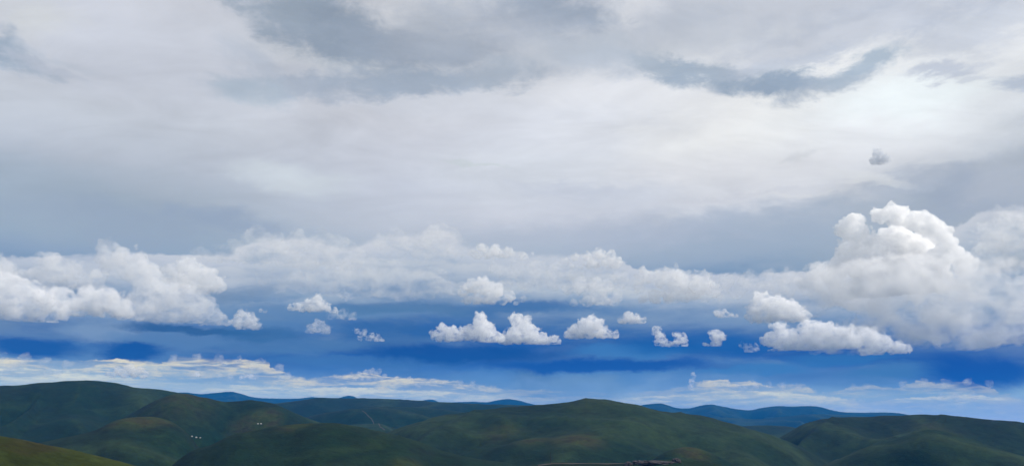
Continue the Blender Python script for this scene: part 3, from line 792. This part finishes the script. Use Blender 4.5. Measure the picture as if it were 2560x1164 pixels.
cloud('cumulus_cloud', 'ragged grey white cloud under the two bright crests, between lens cloud and warm slab', 14500,
      [(1240, 668, 20), (1290, 672, 24), (1340, 676, 24), (1390, 680, 24), (1440, 684, 22), (1500, 690, 22), (1550, 700, 22), (1370, 700, 18)], 726, seed=44, curl=35, lo=.40, hi=.62, flat=.3, tau=.0065, skin=.04, warp=1.5, group=GB)
cloud('cumulus_cloud', 'flat pale strip of cloud between the warm slab and the tower', 14500,
      [(1830, 700, 20), (1880, 700, 24), (1930, 702, 24), (1980, 698, 24), (2030, 696, 26), (2070, 700, 24), (1800, 712, 14), (1960, 716, 18)], 744, seed=45, curl=35, lo=.40, hi=.62, flat=.3, tau=.009, skin=.03, warp=1.2, group=GB)
cloud('cumulus_cloud', 'small torn wisps trailing right of the small bright cumulus', 13000,
      [(850, 735, 12), (868, 742, 11), (855, 785, 15), (880, 792, 12), (830, 790, 12)], 800, seed=46, levels=1, warp=1.5, curl=14, lo=.40, hi=.64, skin=.0, tau=.012, group=GC)
GR = 'towering cloud complex at the right'
cloud('cumulus_tower', 'billowing cauliflower cumulus tower with a bright right rim and a shaded hollow', 14000,
      [(2227, 553, 17, -10), (2254, 547, 16, -14), (2266, 564, 24, -20), (2299, 581, 26, -24), (2326, 598, 25, -22), (2342, 618, 23, -14), (2350, 640, 20, -10), (2336, 661, 22, -10), (2370, 656, 13, -6), (2380, 684, 24, 0),
       (2254, 616, 44, 50), (2294, 634, 42, 50), (2239, 666, 46, 40), (2314, 676, 44, 36), (2284, 690, 40, 24), (2220, 700, 34, 14),
       (2176, 564, 22, -12), (2160, 580, 22, -8), (2180, 600, 26, -16), (2202, 620, 24, -18), (2217, 640, 19, -18), (2164, 628, 28, -6), (2136, 658, 26, -4), (2114, 682, 24, -4), (2174, 668, 32, -12), (2214, 686, 26, -20)],
      738, seed=27, curl=30, lo=.30, hi=.58, tau=.062, skin=.05, warp=.55, flat=.4, fine=.8, group=GR)
cloud('cumulus_bank', 'broad hazy grey white cloud bank spreading below the cauliflower tower', 13000,
      [(2160, 720, 44), (2220, 740, 60), (2290, 740, 66), (2360, 750, 66), (2430, 760, 62), (2490, 790, 56), (2250, 800, 50), (2330, 815, 54), (2410, 825, 50), (2480, 840, 40), (2540, 830, 50), (2600, 830, 50), (2130, 755, 26), (2130, 700, 26), (2100, 712, 20), (2200, 690, 40), (2300, 690, 40), (2390, 700, 44), (2450, 720, 40), (2105, 760, 14), (2090, 770, 9)], 872, seed=28, curl=60, lo=.40, hi=.62, flat=.3, tau=.014, skin=.02, fine=.8, warp=1.8, frays=3, group=GR)
cloud('cumulus_cloud', 'pale pinkish cloud heap cut by the right picture edge above the bank', 15000,
      [(2545, 565, 28), (2520, 600, 34), (2560, 600, 40), (2490, 625, 28), (2530, 640, 36), (2600, 600, 50)], 670, seed=29, curl=45, lo=.40, hi=.62, flat=.3, tau=.014, skin=.03, group=GR)
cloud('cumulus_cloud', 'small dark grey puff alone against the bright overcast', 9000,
      [(2198, 385, 12), (2205, 398, 13), (2188, 402, 9), (2218, 402, 8)], 412, seed=30, tau=.05, skin=.0, levels=1, hue=(.80, .83, .88), group=None)  # hue greyed: the puff's shade is put into its vapour colour
GH = 'small cream clouds low over the horizon'
cloud('cumulus_cloud', 'cream white cumulus low over the big left hill, largest near the horizon', 22000,
      [(300, 930, 10), (320, 925, 11), (340, 930, 11), (352, 936, 8), (280, 936, 7)], 945, seed=31, tau=.06, hue=(1, .975, .90), group=GH)
cloud('cumulus_cloud', 'small flat cream cloud low above the blue far ridge, right of the tiny puff', 24000,
      [(615, 941, 5), (625, 941, 6), (605, 944, 4), (636, 945, 3)], 948, seed=32, group=GH)
cloud('cumulus_cloud', 'tiny cream puff halfway between the largest cream cloud and the small flat one', 24000,
      [(490, 934, 5), (496, 938, 4), (484, 938, 3)], 941, seed=33, group=GH)

cloud('cumulus_cloud', 'cream cloud heap with a sharp right corner over the green plateau', 23000,
      [(900, 936, 7), (915, 932, 8), (932, 930, 9), (945, 930, 8), (880, 940, 6), (960, 940, 7), (990, 945, 6), (1020, 946, 6)], 952, seed=51, curl=20, lo=.38, hi=.62, tau=.02, skin=.02, hue=(1, .975, .90), warp=1.2, group=GH)
cloud('cumulus_cloud', 'upright cream wisp standing alone right of the rounded central hill', 22000,
      [(1735, 940, 7), (1730, 955, 8), (1726, 966, 7)], 976, seed=52, levels=1, warp=1.4, curl=12, lo=.40, hi=.6, skin=.0, tau=.035, group=GH)
cloud('cumulus_cloud', 'low cream cloud row with bright lumps above the blue right-hand mountains', 23000,
      [(1800, 962, 10), (1825, 958, 10), (1850, 964, 8), (1890, 964, 8), (1920, 962, 9), (1950, 966, 9), (1985, 968, 8), (1870, 968, 7)], 978, seed=53, curl=20, lo=.38, hi=.62, tau=.017, skin=.02, hue=(1, .975, .90), warp=1.3, group=GH)
cloud('cumulus_cloud', 'bright cream lens of cloud low over the dark right hill', 24000,
      [(2370, 994, 7), (2400, 992, 9), (2430, 994, 9), (2455, 998, 6), (2400, 1002, 6)], 1008, seed=54, curl=20, lo=.38, hi=.62, tau=.02, skin=.02, hue=(1, .975, .90), warp=1.2, group=GH)

cloud('cumulus_cloud', 'long cream cloud shelf with a lumpy top edge, left of the sharp-cornered cream heap', 23500,
      [(450, 904, 9), (500, 900, 10), (545, 902, 10), (590, 904, 10), (640, 910, 11), (680, 922, 11), (705, 938, 9), (690, 944, 7), (560, 912, 9), (620, 918, 9)], 948, seed=55, curl=20, lo=.38, hi=.62, tau=.011, skin=.02, hue=(1, .975, .90), warp=1.4, group=GH)
cloud('cumulus_cloud', 'broken cream cloud row trailing right from the sharp-cornered cream heap', 23500,
      [(1060, 956, 7), (1085, 954, 8), (1110, 958, 7), (1150, 956, 8), (1180, 960, 8), (1205, 966, 6), (1040, 960, 6)], 972, seed=56, curl=20, lo=.38, hi=.62, tau=.014, skin=.02, hue=(1, .975, .90), warp=1.4, group=GH)
cloud('cumulus_cloud', 'cream cloud shelf at the left edge just above the big left hill', 23500,
      [(-20, 905, 12), (20, 902, 11), (60, 906, 11), (100, 910, 11), (140, 914, 10), (180, 920, 8), (40, 925, 12), (110, 928, 10)], 942, seed=57, curl=20, lo=.38, hi=.62, tau=.010, skin=.02, hue=(1, .975, .90), warp=1.4, group=GH)
cloud('cumulus_cloud', 'grey cream cloud patch between the cream row and the bright lens at right', 23500,
      [(2170, 966, 8), (2200, 968, 8), (2230, 974, 6), (2270, 962, 9), (2310, 960, 10), (2350, 962, 10), (2390, 962, 9), (2430, 966, 8)], 984, seed=58, curl=20, lo=.38, hi=.62, tau=.010, skin=.02, hue=(1, .975, .90), warp=1.4, group=GH)

# ------------------------------------------------------------------ small things on the hills
def canvas(name, colr, rough=0.9):
    m, N = material(name)
    b = N.new('ShaderNodeBsdfPrincipled')
    n = N.noise(N.new('ShaderNodeTexCoord').outputs['Object'], 2.0, 4, .6)
    c = N.mix(N.step(n, .3, .7, 0, .25), colr, tuple(v * .6 for v in colr[:3]) + (1,))
    N.put(b.inputs['Base Color'], c)
    b.inputs['Roughness'].default_value = rough
    o = N.new('ShaderNodeOutputMaterial')
    N.put(o.inputs['Surface'], b.outputs[0])
    return m


MAT_CANVAS = canvas('white_canvas', (.55, .56, .56, 1))
MAT_FLAP = canvas('door_flap_cloth', (.30, .36, .48, 1))
MAT_POLE = canvas('tarred_wood', (.03, .03, .035, 1))
MAT_ROCK = canvas('weathered_rock', (.036, .032, .036, 1))
MAT_TRACK = canvas('bare_earth', (.055, .047, .040, 1))


def mesh_ob(name, verts, faces, mat, parent=None):
    me = bpy.data.meshes.new(name)
    me.from_pydata([tuple(v) for v in verts], [], faces)
    me.materials.append(mat)
    o = bpy.data.objects.new(name, me)
    COL.objects.link(o)
    o.parent = parent
    return o


def tent(px, py, size, turn, label, group):
    """ridge tent: bowed walls, pitched roof with eaves, door flap"""
    p, r = ground_hit(px, py)
    root = bpy.data.objects.new('tent', None)
    COL.objects.link(root)
    root.location = p - Vector((0, 0, .15 * size))
    root.rotation_euler = (0, 0, turn)
    tag(root, label, 'tent', group)
    w, l, h, t = .62 * size, .8 * size, .42 * size, .85 * size
    mesh_ob('wall', [(-w, -l, 0), (w, -l, 0), (w, l, 0), (-w, l, 0), (-w * .9, -l, h), (w * .9, -l, h), (w * .9, l, h), (-w * .9, l, h), (0, -l, t * .97), (0, l, t * .97)],
            [(0, 1, 5, 8, 4), (1, 2, 6, 5), (2, 3, 7, 9, 6), (3, 0, 4, 7)], MAT_CANVAS, root)
    e = 1.04
    mesh_ob('roof', [(-w, -l * e, h * .94), (0, -l * e, t), (w, -l * e, h * .94), (-w, l * e, h * .94), (0, l * e, t), (w, l * e, h * .94), (-w * .5, 0, h * 1.38), (w * .5, 0, h * 1.38)],
            [(0, 1, 4, 3), (1, 2, 5, 4)], MAT_CANVAS, root)
    mesh_ob('door_flap', [(-w * .28, -l - .02, 0), (w * .28, -l - .02, 0), (w * .2, -l - .02, h * 1.1), (-w * .2, -l - .02, h * 1.1)], [(0, 1, 2, 3)], MAT_FLAP, root)
    return root


GT = 'white tents in the valley'
tent(480, 1091, 2.9, .4, 'white tent at the left end of the row of three on the valley floor', GT)
tent(490.5, 1092.8, 2.9, .6, 'white tent in the middle of the row of three on the valley floor', GT)
tent(500.5, 1094.5, 2.4, .3, 'dimmer white tent at the right end of the row of three on the valley floor', GT)
tent(645, 1059.5, 2.8, .2, 'bright white tent of the pair on the yellow green shelf above the valley', GT)
tent(652.5, 1058.8, 2.3, .8, 'smaller dim white tent of the pair on the yellow green shelf above the valley', GT)

# utility pole on the knoll beside the track
pp, pr = ground_hit(1377, 1157, 500)
pm = bmesh.new()
bmesh.ops.create_cone(pm, cap_ends=True, segments=10, radius1=.34, radius2=.22, depth=12.5)
bmesh.ops.translate(pm, verts=pm.verts, vec=(0, 0, 5.7))
me = bpy.data.meshes.new('pole')
pm.to_mesh(me)
pm.free()
me.materials.append(MAT_POLE)
pole = bpy.data.objects.new('pole', me)
COL.objects.link(pole)
pole.location = pp
tag(pole, 'thin dark wooden pole standing beside the earth track on the near knoll', 'pole')


def ribbon(name, pix, width, r0=400):
    """worn earth track laid on the ground through the given sight lines"""
    pts = [ground_hit(x, y, r0)[0] for x, y in pix]
    fine = []
    for p, q in zip(pts, pts[1:]):
        n = max(2, int((q - p).length / 8))
        fine += [p.lerp(q, i / n) for i in range(n)]
    fine.append(pts[-1])
    V, F = [], []
    for i, p in enumerate(fine):
        t = fine[min(i + 1, len(fine) - 1)] - fine[max(i - 1, 0)]
        side = Vector((t.y, -t.x, 0)).normalized() * width / 2 * (1 + .3 * math.sin(i * 1.7))
        for k in (-1, -.33, .33, 1):
            v = p + side * k
            rr = math.hypot(v.x, v.y)
            v.z = heights(np.array([math.degrees(math.atan2(v.x, v.y))]), np.array([rr]))[0] + .45
            V.append(v)
        if i:
            b = i * 4
            F += [(b - 4 + k, b - 3 + k, b + 1 + k, b + k) for k in range(3)]
    o = mesh_ob(name, V, F, MAT_TRACK)
    tag(o, kind='structure')
    return o


ribbon('track', [(1345, 1163), (1380, 1159), (1450, 1158.5), (1540, 1158.5), (1600, 1157)], 4.0)
ribbon('path', [(905, 1026), (918, 1036), (930, 1048), (934, 1056), (950, 1066), (962, 1074)], 2.6, 1500)


def rock(name, px, py, size, seed, label, group=None, stretch=(1, 1, .7), r0=500):
    p, r = ground_hit(px, py, r0)
    bm = bmesh.new()
    bmesh.ops.create_icosphere(bm, subdivisions=4, radius=1)
    me = bpy.data.meshes.new(name)
    bm.to_mesh(me)
    bm.free()
    P = coords(me)
    n = np.abs(pnoise(P * 1.3 + seed)) * .9 + np.abs(pnoise(P * 3.1 + seed * 2)) * .5 + pnoise(P * 7 + seed) * .18
    P = P * (0.72 + n)[:, None] * np.array(stretch) * size
    me.vertices.foreach_set('co', P.ravel())
    me.update()
    me.materials.append(MAT_ROCK)
    o = bpy.data.objects.new(name, me)
    COL.objects.link(o)
    o.location = p
    tag(o, label, 'rock', group)
    return o


rock('rock_outcrop', 1640, 1157, 9, 3.1, 'long broken grey rock outcrop at the bottom edge, right of the earth track', None, (2.2, .8, .30))
GK = 'boulders by the rock outcrop'
rock('boulder', 1570, 1161, 4.5, 5.2, 'dull boulder nearest the right end of the earth track', GK)
rock('boulder', 1598, 1158, 6.0, 7.7, 'widest boulder, between the earth track and the long rock outcrop', GK, (1.3, 1, .6))
rock('boulder', 1690, 1153, 5.0, 9.4, 'lone boulder beyond the right end of the long rock outcrop', GK)

# ------------------------------------------------------------------ air
def build_haze():
    x, b, t = 26000, min(v.co.z for v in hills.data.vertices) - 1.0, AIR_TOP
    v = [(-x, -x, b), (x, -x, b), (x, x, b), (-x, x, b), (-x, -x, t), (x, -x, t), (x, x, t), (-x, x, t)]
    f = [(3, 2, 1, 0), (4, 5, 6, 7), (0, 1, 5, 4), (1, 2, 6, 5), (2, 3, 7, 6), (3, 0, 4, 7)]
    m, N = material('blue_air')
    p = N.new('ShaderNodeVolumePrincipled')
    p.inputs['Color'].default_value = (.005, .32, 1.0, 1)
    p.inputs['Density'].default_value = AIR_DENS
    o = N.new('ShaderNodeOutputMaterial')
    N.put(o.inputs['Volume'], p.outputs[0])
    ob = mesh_ob('haze', v, f, m)
    tag(ob, kind='stuff')


build_haze()
